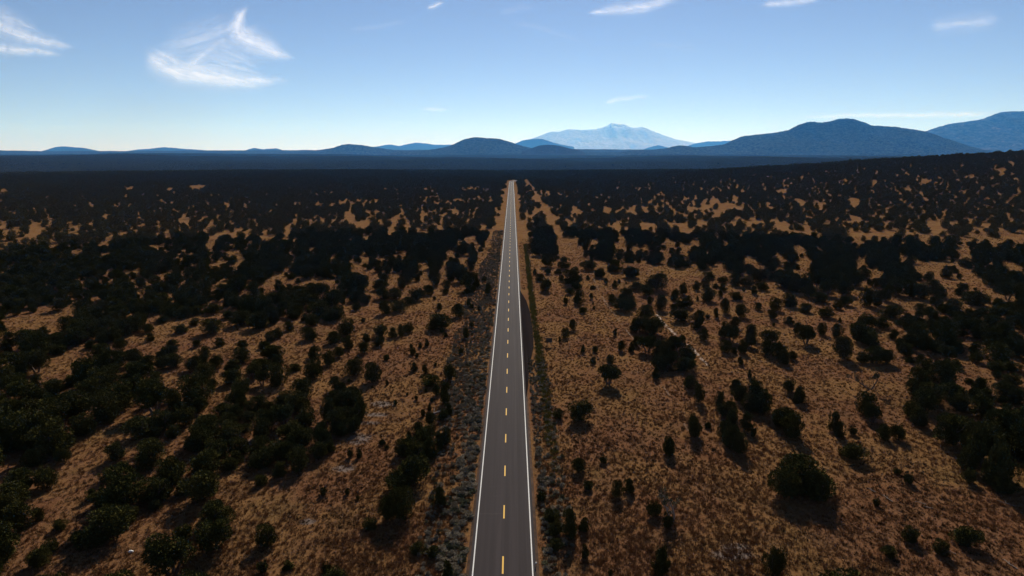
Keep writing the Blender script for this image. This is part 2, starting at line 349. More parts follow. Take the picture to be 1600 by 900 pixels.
T[(560, 560)] = (K, [(485,35,110,65),(585,60,135,65),(795,45,190,130),(760,215,300,100),(765,290,400,90),(690,240,330,70),(790,390,500,80),(740,450,540,110),(570,430,510,40),(630,390,460,40),(645,345,380,35),(640,480,590,110),(620,580,700,150),(520,560,660,100),(440,690,820,160),(400,720,860,150),(560,620,760,150),(640,700,880,150),(700,640,800,120),(520,740,900,200),(760,620,760,120),(510,320,365,30),(430,300,325,25),(250,190,235,30),(325,365,410,35),(210,715,760,50),(250,760,795,40),(590,265,295,30),(440,640,700,50),(675,35,70,30),(120,240,262,22),(640,190,250,170)])
T[(400, 560)] = (K, [(860,15,150,165),(1035,45,210,150),(820,180,210,28),(765,215,310,85),(850,280,430,180),(740,300,450,140),(900,370,560,120),(640,360,560,150),(720,440,640,180),(860,500,650,130),(600,560,720,130),(560,740,880,150),(660,720,820,110),(500,20,180,180),(400,190,350,170),(360,300,480,230),(250,420,600,220),(430,450,620,200),(300,560,720,240),(120,460,650,180),(420,620,720,160),(830,790,870,50),(905,760,870,50),(1110,720,755,60),(1150,765,790,35),(60,700,870,160),(200,720,900,200),(290,740,900,160),(60,120,240,130),(200,60,240,200)])
T[(400, 640)] = (K3, [(680,170,190,30),(365,420,465,35),(495,425,460,30),(550,465,490,22),(990,415,520,75),(620,590,650,80),(60,625,740,130),(180,820,860,60),(380,830,880,50),(40,820,880,60),(860,260,400,200),(760,330,450,150),(780,430,590,150),(720,470,600,120),(880,720,780,90),(960,740,800,70),(1125,760,860,110),(1040,820,900,70)])
T[(820, 420)] = (K, [(180,95,200,160),(130,50,110,100),(205,0,45,55),(90,0,50,35),(300,5,45,80),(430,0,140,180),(320,60,110,50),(370,105,135,90),(460,130,180,100),(400,185,225,100),(475,195,310,115),(360,245,310,42),(585,215,265,42),(515,340,390,90),(600,150,180,60),(655,10,75,100),(550,60,95,35),(715,85,135,40),(795,105,165,55),(825,90,125,30),(890,115,135,18),(935,0,80,160),(750,0,25,60),(980,120,190,120),(1070,150,240,150),(885,180,280,140),(770,230,300,90),(860,270,375,200),(930,250,340,120),(1190,240,365,115),(1100,250,310,60),(1060,335,450,170),(1120,420,580,190),(960,475,560,90),(1020,420,560,150),(425,450,540,70),(360,530,610,85),(310,590,640,25),(795,530,585,40),(610,330,355,28),(600,295,315,20),(850,635,725,70),(940,650,725,55),(515,665,735,40),(615,680,735,55),(600,780,835,50),(750,760,840,70),(1080,600,740,190),(980,600,680,80),(1160,0,190,180),(1240,590,850,130),(1190,760,900,150)])
T[(1020, 420)] = (K, [(265,130,230,80),(200,190,280,110),(300,245,340,110),(240,280,340,100),(240,355,465,190),(180,310,370,70),(380,115,190,80),(460,90,180,80),(480,180,290,140),(610,70,120,90),(620,130,195,85),(590,195,250,50),(500,30,90,120),(545,130,170,60),(720,50,150,120),(820,70,160,120),(905,20,120,130),(960,120,190,120),(890,150,225,65),(800,170,200,30),(735,205,275,130),(1150,20,170,200),(1240,80,210,110),(1200,230,335,115),(635,270,390,85),(555,350,430,55),(480,400,435,40),(775,320,430,115),(920,300,365,75),(1075,270,370,110),(1050,350,440,90),(1190,420,490,90),(1060,470,505,30),(405,370,500,110),(390,440,530,90),(440,540,630,100),(720,430,520,95),(620,480,610,120),(690,520,650,150),(640,640,740,110),(715,690,745,60),(865,500,620,110),(840,580,690,120),(790,640,750,90),(1030,530,660,160),(1010,640,760,130),(1110,650,800,150),(1150,720,840,100),(1230,730,800,80),(770,780,845,60),(1270,480,580,80),(390,225,280,25),(160,600,720,150),(230,600,750,130),(300,680,820,150),(60,640,800,120),(150,750,880,160),(280,790,900,200)])
T[(1220, 420)] = (K, [(80,250,340,110),(210,310,385,120),(390,340,430,130),(360,485,580,85),(495,495,610,100),(555,610,800,180),(520,430,470,35),(720,490,650,220),(660,480,600,120),(790,560,690,170),(760,400,520,170),(820,700,840,220),(720,740,830,100),(920,720,840,130),(980,340,440,200),(750,165,330,130),(850,200,320,120),(340,240,300,160),(500,290,360,90),(560,250,330,120),(1050,620,710,90),(990,540,620,80),(1180,500,640,160),(1250,540,720,120),(900,430,520,130),(1040,460,500,80),(60,60,180,150),(200,60,200,160),(330,40,180,170),(460,20,170,180),(560,90,230,150),(640,40,160,150),(250,150,260,140),(400,120,240,150)])
T[(1370, 420)] = (K, [(605,10,85,110),(725,45,95,50),(845,10,35,25),(990,20,150,180),(1080,60,170,110),(1150,150,280,150),(1060,120,210,110),(740,135,230,120),(880,200,330,190),(800,210,300,120),(865,165,190,30),(450,330,405,110),(1060,370,440,200),(1160,380,440,70),(940,350,420,120),(480,110,220,140),(560,160,260,110),(400,150,270,150),(300,120,250,150),(180,100,240,160),(80,140,290,120),(790,440,580,170),(900,490,620,160),(1000,500,680,180),(1100,480,650,160),(1200,560,700,130),(1120,600,740,150),(1250,600,780,100),(590,520,700,170),(520,640,740,160),(680,620,720,120),(700,800,880,80),(540,830,890,90),(1040,830,900,160),(1250,340,400,80),(1180,830,900,150)])
T[(1020, 560)] = (K, [(330,160,270,130),(400,215,390,120),(30,80,180,70),(845,100,170,45),(720,190,310,110),(760,240,380,130),(900,190,400,180),(950,300,490,180),(850,330,470,150),(590,300,440,110),(650,370,520,150),(690,450,600,130),(830,480,640,130),(620,560,700,140),(690,600,800,170),(760,640,840,150),(1200,180,300,130),(1270,240,400,70),(360,480,660,90),(480,570,615,40),(135,705,850,100),(1160,440,620,200),(1100,480,600,120),(1220,500,700,200),(880,600,690,60)])
T[(1220, 560)] = (K, [(165,260,390,110),(750,320,500,180),(800,420,570,160),(460,470,650,120),(520,560,700,110),(630,600,670,70),(640,760,900,230),(900,600,720,120),(1020,580,720,130),(1150,390,530,150),(1210,450,600,150),(1210,90,260,170)])
T[(1150, 640)] = (K3, [(350,270,450,260),(270,330,480,180),(440,330,500,150),(1250,220,330,120),(1280,70,260,150),(1350,60,330,200),(1400,180,420,150),(1450,280,460,150),(1260,320,400,80),(930,340,400,50),(870,320,350,40),(760,480,520,40),(830,740,800,90),(940,640,720,100),(1240,640,740,150),(1110,710,790,90),(200,740,900,120),(1450,0,180,200),(1540,60,280,220),(1560,0,150,120),(1200,40,140,160)])
T[(800, 640)] = (K3, [(250,0,50,60),(985,20,150,75),(1060,70,100,35),(850,160,245,70),(495,250,290,45),(365,265,340,80),(410,385,435,55),(570,390,480,60),(630,370,450,60),(155,440,495,60),(215,540,610,90),(310,510,690,100),(395,590,660,60),(395,690,800,45),(240,700,760,70),(230,610,680,80),(770,500,580,80),(800,720,900,100),(840,560,640,60),(530,860,900,30)])
T[(800, 400)] = (K3, [(365,780,895,130)])
T[(800, 260)] = (4., [(130,430,530,110),(170,480,560,100),(210,440,500,60),(265,430,570,60),(285,560,580,30),(225,550,630,90),(140,650,670,25),(225,640,675,40),(330,570,640,80),(150,320,380,100),(210,310,440,90),(545,640,695,70),(480,600,650,110),(740,630,700,100),(650,590,660,100),(620,510,580,80),(545,480,560,90)])
# openings in the woods: polygons and small ellipses
P = {}
P[(0, 420)] = (K, [[(300,360),(450,330),(460,365),(390,400),(330,390)],[(460,350),(600,320),(690,350),(640,415),(560,365)],[(0,455),(190,405),(180,440),(20,500)],[(170,460),(390,415),(400,450),(340,480),(560,490),(580,525),(530,575),(420,540),(300,525),(230,600),(170,500)],[(650,665),(700,630),(770,680),(660,735),(820,715),(910,735),(910,780),(720,765),(600,790),(570,880),(300,890),(430,810),(640,740)],[(1070,680),(1150,575),(1290,575),(1270,640),(1210,690)],[(340,245),(380,215),(440,215),(395,265)],[(1110,145),(1240,115),(1210,145)],[(1170,220),(1220,180),(1275,185),(1250,225)],[(1095,380),(1165,360),(1165,400),(1120,410)],[(1010,545),(1090,515),(1090,545),(1020,560)],[(15,655),(90,635),(80,665)],[(20,560),(90,550),(80,600)]])
P[(200, 420)] = (K, [[(0,600),(150,580),(240,480),(420,470),(600,410),(830,390),(890,360),(900,450),(850,520),(1080,500),(1110,545),(1294,490),(1294,560),(1200,640),(1150,720),(1190,790),(1060,830),(900,760),(850,860),(730,780),(600,760),(520,820),(470,770),(300,750),(130,770),(0,740)],[(600,240),(710,220),(710,150),(930,130),(920,175),(800,165),(730,215),(720,250)],[(965,250),(1030,140),(1110,125),(1060,185),(1140,180),(1140,220),(1020,235)],[(1150,245),(1210,120),(1294,80),(1294,210),(1190,250)],[(310,270),(420,245),(425,270),(315,285)],[(630,340),(800,295),(790,320),(650,350)],[(420,140),(510,105),(490,140),(430,155)],[(265,100),(340,90),(280,145)],[(285,215),(355,190),(350,225),(300,235)],[(130,430),(290,410),(260,480),(130,470)]])
P[(0, 560)] = (K, [[(300,100),(430,25),(600,0),(580,90),(660,115),(530,185),(350,185)],[(600,680),(750,600),(780,480),(1040,365),(1040,440),(930,520),(800,550),(690,660),(680,700),(960,690),(900,780),(780,810),(600,775)],[(740,900),(760,840),(860,820),(900,850),(980,860),(940,900)],[(0,580),(140,545),(140,620),(0,650)],[(160,680),(260,660),(200,740),(320,770),(230,865),(160,740)],[(320,490),(420,465),(400,510),(310,510)],[(860,210),(940,170),(930,205),(870,225)],[(1100,310),(1150,240),(1175,295)]])
P[(200, 560)] = (K, [[(220,170),(240,110),(490,60),(490,120),(400,180),(370,320),(300,350),(340,260),(230,220)],[(540,190),(620,150),(610,210),(570,215)],[(530,335),(600,290),(580,345),(700,320),(820,270),(900,255),(910,300),(800,340),(750,390),(600,385)],[(1055,525),(1150,490),(1150,590),(1040,690),(1010,670),(1100,600)],[(380,650),(580,605),(490,680),(490,760),(390,900),(200,900),(390,750),(410,680)],[(510,900),(590,850),(680,845),(620,900)],[(830,90),(860,0),(930,0),(880,70)],[(1040,0),(1190,0),(1100,40)],[(1160,240),(1210,120),(1270,160),(1180,250)]])
P[(0, 740)] = (K, [[(0,370),(110,325),(0,440)],[(300,280),(400,240),(560,130),(560,50),(620,0),(910,0),(900,60),(760,80),(590,150),(570,310),(420,395),(370,300)],[(960,200),(1050,140),(1294,20),(1294,210),(1240,180),(1050,245)],[(390,860),(560,770),(690,670),(670,750),(900,740),(1150,650),(1294,500),(1294,640),(1150,780),(1030,870),(900,900),(400,900)],[(290,600),(400,490),(370,600),(350,680)]])
P[(200, 740)] = (K, [[(0,660),(100,580),(140,500),(240,340),(340,270),(400,330),(290,420),(200,470),(230,600),(30,780),(0,720)],[(250,610),(490,560),(430,660),(300,640)],[(770,110),(890,0),(960,0),(960,60),(900,160),(1070,140),(1000,250),(1080,310),(1294,200),(1294,900),(400,900),(600,800),(840,620),(890,450),(860,340),(780,290),(800,200)]])
P[(0, 0)] = (1., [[(400,520),(470,500),(560,470),(600,455),(640,440),(700,440),(760,455),(790,440),(735,900),(430,900),(430,790),(490,720),(560,690),(575,640),(570,600),(530,590),(500,600),(490,640),(480,640),(490,590),(440,610),(430,600),(400,580)],
    [(812,425),(870,400),(930,415),(1000,412),(1060,420),(1130,428),(1200,440),(1300,452),(1400,455),(1500,432),(1560,440),(1540,462),(1440,470),(1400,500),(1410,560),(1425,620),(1480,690),(1530,740),(1600,800),(1700,830),(1700,920),(825,920)]])
P[(400, 420)] = (K, [[(85,130),(210,80),(230,110),(160,190),(100,190)],[(330,150),(520,100),(630,95),(690,140),(680,180),(620,170),(560,130),(440,160),(350,190)],[(860,0),(980,30),(1060,60),(1080,100),(930,230),(950,170),(1000,110),(930,50)],[(1160,60),(1260,60),(1250,170),(1170,200)]])
P[(580, 420)] = (K, [[(330,130),(500,80),(490,120),(420,170)],[(590,100),(670,90),(620,140),(580,200),(520,220)],[(690,190),(780,130),(780,190),(740,230)]])
E = {}
E[(0, 260)] = (4., [(10,155,25,25),(290,197,25,8),(25,370,40,25),(310,345,40,25),(215,390,50,45),(90,400,60,15),(485,385,50,30),(755,425,40,25),(990,355,35,15),(1150,345,60,30),(1045,390,50,15),(1265,340,30,15),(1450,365,45,20),(1545,350,40,25),(1280,410,40,25),(1360,430,60,35),(1310,485,60,40),(1480,420,50,30),(1550,415,35,30),(880,450,30,10),(985,503,140,22),(820,528,70,12),(650,490,90,30),(655,565,70,40),(470,550,70,40),(90,498,60,20),(360,525,70,20),(250,570,20,10),(170,590,20,15),(1480,565,50,20),(1340,615,50,25),(1170,620,30,40),(1475,620,70,25),(800,655,25,20),(1010,700,60,60),(830,735,100,25),(1130,730,60,30),(460,715,40,20),(145,740,25,20),(880,780,60,30),(1400,745,140,30),(1055,148,50,15),(1230,130,120,20),(810,138,40,8),(1420,545,40,20)])
E[(400, 260)] = (4., [(565,320,40,40),(600,310,25,20),(660,370,60,35),(770,355,35,25),(875,340,50,50),(905,280,20,30),(1100,290,25,20),(1160,320,30,30),(1245,290,40,30),(1040,330,12,40),(1430,335,20,20),(740,295,50,12),(180,385,40,20),(245,340,40,15),(420,342,35,20),(330,338,25,12),(65,455,70,40),(185,447,40,15),(240,475,20,25),(695,445,45,30),(840,415,40,15),(320,475,25,20),(1270,480,35,40),(1345,465,50,50),(1385,510,40,45),(915,555,45,40),(1220,550,60,45),(1290,600,80,50),(1050,555,50,30),(685,580,30,40),(550,545,25,25),(470,575,35,20),(340,525,40,40),(235,545,30,30),(150,590,50,25),(760,585,70,15),(640,650,90,30),(700,690,100,40),(1045,630,80,40),(160,660,40,40),(195,625,25,20),(35,660,45,25),(90,740,90,70),(1165,650,60,50),(1165,720,70,70),(860,730,110,90),(1020,730,110,60),(1250,770,80,70),(700,770,80,60),(360,740,200,40),(190,750,60,70),(740,710,70,50),(1400,775,70,30)])
E[(800, 260)] = (4., [(90,100,20,40),(160,205,40,40),(200,270,50,60),(145,280,30,50),(80,320,100,25),(255,330,60,50),(275,400,40,50),(405,285,40,30),(440,290,25,20),(600,275,50,40),(870,228,30,25),(1140,270,60,25),(1215,255,80,40),(1255,220,30,40),(1345,250,110,30),(1390,200,50,20),(1425,270,25,35),(765,270,40,40),(690,320,25,25),(1005,370,40,40),(1075,385,60,50),(1120,415,50,15),(1180,355,50,25),(1385,355,40,35),(1520,345,40,25),(890,395,45,25),(815,410,30,30),(670,410,35,35),(550,380,20,20),(1280,440,40,20),(1435,425,40,12),(505,475,70,40),(580,460,50,15),(700,470,60,60),(680,500,100,50),(760,530,60,30),(1000,490,60,40),(1150,480,80,30),(1085,510,60,30),(1330,490,50,30),(1215,545,50,40),(965,570,60,50),(1090,570,40,40),(540,620,60,40),(1500,600,90,50),(1560,640,80,40),(1300,640,80,50),(1110,690,120,60),(370,560,140,140),(340,490,130,80),(560,690,280,80),(600,740,200,60)])
E[(1200, 230)] = (3.9125, [(85,485,60,30),(190,560,40,20),(200,630,70,40),(235,660,40,40),(80,685,130,30),(230,715,100,60),(200,770,100,30),(545,545,60,60),(550,600,40,40),(500,640,40,20),(605,635,20,30),(550,455,60,30),(650,215,40,20),(975,210,45,25),(540,330,60,25),(205,340,50,20),(100,270,60,25),(265,258,30,8),(1025,485,110,50),(950,545,90,20),(840,515,60,20),(750,495,50,20),(715,525,40,25),(735,600,60,20),(980,615,50,30),(820,680,80,35),(865,650,40,20),(560,715,60,40),(640,785,110,60),(580,840,70,40),(960,740,160,60),(1100,720,150,30),(1200,650,110,80),(1130,820,180,60),(1240,770,100,50),(1340,550,90,40),(1400,595,60,50),(1530,560,80,60),(1500,600,80,30),(1370,710,40,30),(1500,750,120,60),(1550,680,50,20),(370,470,20,40),(1250,180,25,20),(1430,140,60,20),(60,880,130,40),(1145,463,30,15),(465,210,25,15),(840,255,30,15)])
E[(0, 0)] = (1., [][:0] and [(958,266.5,30,3),(984,264,20,2),(962,243,30,3),(945,268,20,3)])
# raster of the openings on a 2-pixel grid (only used to decide where trees do NOT grow)
GW, GH, GO = 1000, 480, 200
clear = np.zeros((GH, GW), bool)
gy, gx = np.mgrid[0:GH, 0:GW]; gpx, gpy = gx*2-GO+1., gy*2+1.
def fill_poly(pl):
    pl = np.array(pl); x0, x1, y0, y1 = pl[:, 0].min(), pl[:, 0].max(), pl[:, 1].min(), pl[:, 1].max()
    m = (gpx >= x0) & (gpx <= x1) & (gpy >= y0) & (gpy <= y1)
    if not m.any(): return
    X, Y = gpx[m], gpy[m]; ins = np.zeros(X.shape, bool)
    for i in range(len(pl)):
        (xa, ya), (xb, yb) = pl[i], pl[i-1]
        if ya == yb: continue
        c = ((ya > Y) != (yb > Y)) & (X < (xb-xa)*(Y-ya)/(yb-ya)+xa); ins ^= c
    clear[m] |= ins
for (ox, oy), (s, L) in P.items():
    for pl in L: fill_poly([(ox+a/s, oy+b/s) for a, b in pl])
for (ox, oy), (s, L) in E.items():
    for cx, cy, w, h in L:
        clear |= ((gpx-ox-cx/s)/(w*.52/s))**2+((gpy-oy-cy/s)/(max(h, 12)*.52/s))**2+1.6*(fbm(gpx/5., gpy/3., 91, 2)-.5) < 1
def is_clear(px, py):
    i = ((np.asarray(py))/2).astype(int); j = ((np.asarray(px)+GO)/2).astype(int)
    ok = (i >= 0) & (i < GH) & (j >= 0) & (j < GW)
    return np.where(ok, clear[np.clip(i, 0, GH-1), np.clip(j, 0, GW-1)], False)

trees = []                                            # x, y, z, width, height
SX, SY = -SUND.x/SUND.z, -SUND.y/SUND.z               # shadow offset per metre of height
for (ox, oy), (s, L) in T.items():
    for cx, top, bot, w in L:
        px, pt, pb, pw = ox+cx/s, oy+top/s, oy+bot/s, w/s
        sphi = min(.6, .2+.55*max(0, pb-241)/659)
        x, y, z = ground_at(px, pb-.12*pw*sphi)
        dep = y*CP-(z-CAMH)*SP; k = FPX/dep
        wm = 1.06*pw/k; hm = 1.12*(pb-pt-.12*pw*sphi)/(k*.93)
        hm = min(max(hm, .55*wm), 1.7*wm)
        if -5.2 < x-RX < 5.2: continue
        trees.append((x, y, z, min(wm, 8.5), min(hm, 7.0)))
n_explicit = len(trees)
# the woods between the openings
def scatter(rmin, rmax, cell, wlo, whi, seed, keep, half=R(43), check=True, tol=2.2, gaps=0.):
    g = np.random.default_rng(seed); n = int(rmax*math.tan(half)/cell)+2
    ix, iy = np.meshgrid(np.arange(-n, n), np.arange(int(rmin*.7/cell), int(rmax/cell)+1))
    x = (ix+g.random(ix.shape)*.95)*cell; y = (iy+g.random(ix.shape)*.95)*cell
    x, y = x.ravel(), y.ravel(); r = np.hypot(x, y)
    m = (r > rmin) & (r <= rmax) & (np.abs(x) < y*math.tan(half)+25); x, y = x[m], y[m]
    w = wlo+(whi-wlo)*g.random(x.shape)**1.5; h = w*(.62+.42*g.random(x.shape)); z = terr(x, y)
    m = g.random(x.shape) < keep*(1-gaps*(1-.85*smooth(120, 420, np.abs(x)))*(1-smooth(.37, .48, fbm(x/30, y/38, seed+300, 3)))); x, y, z, w, h = x[m], y[m], z[m], w[m], h[m]
    m = (np.abs(x-road_x(y)) > 6.4+3.2*vnoise(y/16., x*0+3*(x > 0), 2)+6*smooth(520, 300, y)+w*.35) | (y > 1315)
    m &= (np.abs(x-29.5) > 1.5+w*.2+2.0*(vnoise(y/30., x*0, 8)-.5)) | (y > 1300)
    m &= ~((y > 1255) & (y < 1310) & (np.abs(x-road_x(y)) < 12))
    x, y, z, w, h = x[m], y[m], z[m], w[m], h[m]
    if check:
        cnt = np.zeros(x.shape)
        for dx, dy, dz, wt in ((0,0,0,1.5),(0,0,1,1.),(0,0,.5,2),(.38,0,.5,.8),(-.38,0,.5,.8)):
            a, b, _ = project(x+dx*w, y+dy*w, z+dz*h); cnt += wt*is_clear(a, b)
        for t in (.4, .75):
            for dx in (0, .3, -.3):
                a, b, _ = project(x+SX*h*t+dx*w, y+SY*h*t, z); cnt += (.8 if dx == 0 else .5)*is_clear(a, b)
        hit = cnt > tol
        x, y, z, w, h = x[~hit], y[~hit], z[~hit], w[~hit], h[~hit]
    return np.stack([x, y, z, w, h], 1)
near = np.concatenate([scatter(50, 420, 4.6, 3.6, 7.0, 5, .84, tol=1.5, gaps=.85), scatter(50, 420, 3.8, 3.0, 5.2, 6, .5, tol=1.3, gaps=.85), scatter(50, 420, 3.0, 1.9, 3.6, 15, .30, tol=1.0, gaps=.5)])
ex = np.array(trees)
for i in range(len(near)):                            # no two trunks in one place
    pass
a, b, _ = project(near[:, 0], near[:, 1], near[:, 2])
thin = (a > 1380) & (b > 455) & (b < 900)             # the stand at the right is looser than the woods at the left
near = near[~thin | (rng.random(len(near)) < .42)]
order = np.argsort(-near[:, 3]); keepl = []
ax, ay, aw = list(ex[:, 0]), list(ex[:, 1]), list(ex[:, 3])
AX = np.array(ax); AY = np.array(ay); AW = np.array(aw)
for i in order:
    x, y, z, w, h = near[i]
    if np.all((AX-x)**2+(AY-y)**2 > (.33*(AW+w))**2):
        keepl.append(near[i]); AX = np.append(AX, x); AY = np.append(AY, y); AW = np.append(AW, w)
near = np.array(keepl)
mid = scatter(420, 1000, 6.6, 3.2, 6.6, 6, .86, tol=1.6, gaps=.66)
far1 = scatter(1000, 1900, 8.6, 4.5, 8.0, 8, .9, tol=1.2, gaps=.12)
far2 = scatter(1900, 4200, 15., 9., 16., 9, .95, half=R(41), tol=1.4)
far3 = scatter(4200, 9000, 30., 24., 44., 10, .95, half=R(41), check=False)
for a in (far2, far3): a[:, 4] = np.minimum(a[:, 4], 4.5+3.5*np.random.default_rng(3).random(len(a)))

# ------------------------------------------------------------------ plants
def leafcloud(lobes, n, size, g, flat=.5, inner=.25):
    """many small leaf sprays spread over and inside a set of ellipsoid lobes (cx,cy,cz,rx,ry,rz)"""
    L = np.array(lobes); wt = L[:, 3]*L[:, 4]+L[:, 4]*L[:, 5]; idx = g.choice(len(L), n, p=wt/wt.sum())
    d = g.normal(size=(n, 3)); d /= np.linalg.norm(d, axis=1)[:, None]
    rr = np.where(g.random(n) < inner, g.random(n)**.5, .86+.22*g.random(n)**2)
    c = L[idx, :3]+d*L[idx, 3:]*rr[:, None]
    c[:, 2] = np.where(c[:, 2] < .02, .02+.1*g.random(n), c[:, 2])
    up = d*.9+np.array([0, 0, .55])+g.normal(size=(n, 3))*.45; up /= np.linalg.norm(up, axis=1)[:, None]
    side = np.cross(up, g.normal(size=(n, 3))); side /= np.linalg.norm(side, axis=1)[:, None]
    sz = size*(.55+.9*g.random(n))[:, None]
    a, b_, t = c-side*sz*flat, c+side*sz*flat, c+up*sz*1.35
    lo = c-up*sz*.4
    v = np.stack([a, lo, b_, t], 1).reshape(-1, 3); f = np.arange(4*n).reshape(-1, 4)
    return v, f
def tube(v, f, pts, radii, n=6):
    base = len(v)
    for i, p in enumerate(pts):
        p = Vector(p); q_ = Vector(pts[min(i+1, len(pts)-1)])-Vector(pts[max(i-1, 0)])
        q_ = q_.normalized() if q_.length > 1e-6 else Vector((0, 0, 1))
        u = q_.orthogonal().normalized(); w = q_.cross(u)
        for k in range(n):
            a = 2*math.pi*k/n; v.append(tuple(p+(u*math.cos(a)+w*math.sin(a))*radii[i]))
    for i in range(len(pts)-1):
        for k in range(n):
            f.append((base+i*n+k, base+i*n+(k+1) % n, base+(i+1)*n+(k+1) % n, base+(i+1)*n+k))
    f.append(tuple(base+(len(pts)-1)*n+k for k in range(n)))
def juniper(kind, seed, n=3000, size=.036):
    """unit tree: crown about 1 wide and 1 high (scaled later); returns crown and trunk geometry"""
    g = np.random.default_rng(seed); lobes = []; stems = []
    nl = {'round': 15, 'broad': 17, 'tall': 11, 'open': 12, 'bush': 8}[kind]
    lift = {'round': .06, 'broad': .05, 'tall': .02, 'open': .30, 'bush': 0.}[kind]
    for i in range(nl):
        a = 2*math.pi*(i/nl+.2*g.random())*2.4; t = g.random()
        zz = lift+(1-lift)*(.14+.66*t)
        prof = {'round': math.sin(math.pi*(.22+.62*t))**.8, 'broad': math.sin(math.pi*(.28+.55*t))**.7, 'tall': (1-t)**.6*.85+.12, 'open': math.sin(math.pi*(.2+.65*t)), 'bush': math.sin(math.pi*(.35+.5*t))}[kind]
        rad = .32*prof*(.35+.95*g.random())
        s = (.085+.15*g.random())*(1.15 if kind in ('broad', 'bush') else 1)
        lobes.append((rad*math.cos(a)*1.12, rad*math.sin(a)*1.12, zz, s*1.15, s*1.15, s*(.8+.5*g.random())))
    lobes.append((.05*g.normal(), .05*g.normal(), lift+(1-lift)*.42, .22, .22, (1-lift)*.36))
    if kind != 'open': lobes.append((0, 0, .20, .34, .34, .2))
    for i in range(16):                               # ragged outer sprays
        a = g.random()*6.28; t = .25+.7*g.random()
        lobes.append((.43*math.cos(a)*math.sin(math.pi*min(.9, .2+.7*t)), .43*math.sin(a)*math.sin(math.pi*min(.9, .2+.7*t)), lift+(1-lift)*t, .035+.05*g.random(), .035+.05*g.random(), .05+.09*g.random()))
    L = np.array(lobes)
    L[:, 0] += .10*(L[:, 2]-.4)*g.normal(); L[:, 1] += .10*(L[:, 2]-.4)*g.normal()
    ext = max(np.abs(L[:, 0])+L[:, 3]); ext2 = max(np.abs(L[:, 1])+L[:, 4]); top = max(L[:, 2]+L[:, 5])
    L[:, [0, 3]] *= .5/ext; L[:, [1, 4]] *= .5/ext2; L[:, [2, 5]] *= 1/top
    v, f = leafcloud(L, n, size, g)
    tv, tf = [], []
    ns = {'open': 3, 'tall': 1}.get(kind, 2)
    for i in range(ns):
        a = i*2.2+g.random(); k = .05 if ns > 1 else 0
        p0 = (k*math.cos(a), k*math.sin(a), -.06); sp = .22 if kind == 'open' else .12
        p = [p0, (p0[0]+.3*sp*math.cos(a), p0[1]+.3*sp*math.sin(a), .15), (sp*math.cos(a), sp*math.sin(a), .4), (1.2*sp*math.cos(a+.4), 1.2*sp*math.sin(a+.4), .7)]
        tube(tv, tf, p, (.045, .034, .022, .008))
        for j in range(2):
            b_ = a+(j-.5)*1.6; tube(tv, tf, [p[1+j], (p[1+j][0]+.12*math.cos(b_), p[1+j][1]+.12*math.sin(b_), p[1+j][2]+.12), (p[1+j][0]+.2*math.cos(b_), p[1+j][1]+.2*math.sin(b_), p[1+j][2]+.25)], (.02, .014, .006), 5)
    return v.tolist(), f.tolist(), tv, tf
def me_from(name, v, f, m):
    me = bpy.data.meshes.new(name); me.from_pydata(v, [], f); me.update(); me.materials.append(m); return me
KINDS = ['round']*5+['broad']*4+['tall']*2+['open']*3+['bush']*2
PRO = []
for i, k in enumerate(KINDS):
    v, f, tv, tf = juniper(k, 100+i, 1500 if k == 'bush' else 6500, .065 if k == 'bush' else .028)
    PRO.append((k, me_from('juniper_crown', v, f, M_JUN), me_from('juniper_trunk', tv, tf, M_BARK)))
def pick(w, h, r):
    a = h/w; k = 'tall' if a > 1.25 else ('broad' if a < .72 else ('open' if r < .14 and w > 2.5 else 'round'))
    if w < 1.7: k = 'bush'
    o = [i for i, x in enumerate(PRO) if x[0] == k]; return o[int(r*997) % len(o)]

# ---- which trees become individuals: the 300 that show largest
allnear = np.concatenate([ex, near]); isx = np.arange(len(allnear)) < n_explicit
px, py, dep = project(allnear[:, 0], allnear[:, 1], allnear[:, 2]+.5*allnear[:, 4])
size = allnear[:, 3]*allnear[:, 4]*(FPX/dep)**2
inside = (px > 3) & (px < 1597) & (py < 898)
small = allnear[:, 3] < 1.7
score = np.where(inside, size, 0)*np.where(isx, 1.25, 1.0)
tid = [i for i in np.argsort(-score) if not small[i] and inside[i]][:296]
sid = [i for i in np.argsort(-score) if small[i] and inside[i] and isx[i]]
chosen = set(tid) | set(sid)
ORD = 'zeroth first second third fourth fifth sixth seventh eighth ninth tenth eleventh twelfth thirteenth fourteenth fifteenth sixteenth seventeenth eighteenth nineteenth'.split()
TENS = {2: ('twenty', 'twentieth'), 3: ('thirty', 'thirtieth'), 4: ('forty', 'fortieth'), 5: ('fifty', 'fiftieth')}
def ordinal(n):
    if n < 20: return ORD[n]
    return TENS[n//10][1] if n % 10 == 0 else TENS[n//10][0]+'-'+ORD[n % 10]
def dash_of(y): return int(round((y-DASH0)/12.19))+1
bands = {}
for kind, ids in (('t', tid), ('s', sid)):
    for i in ids: bands.setdefault((kind, dash_of(allnear[i, 1]), allnear[i, 0] > RX), []).append(i)
for b_ in bands.values(): b_.sort(key=lambda i: abs(allnear[i, 0]-RX))
used = {}
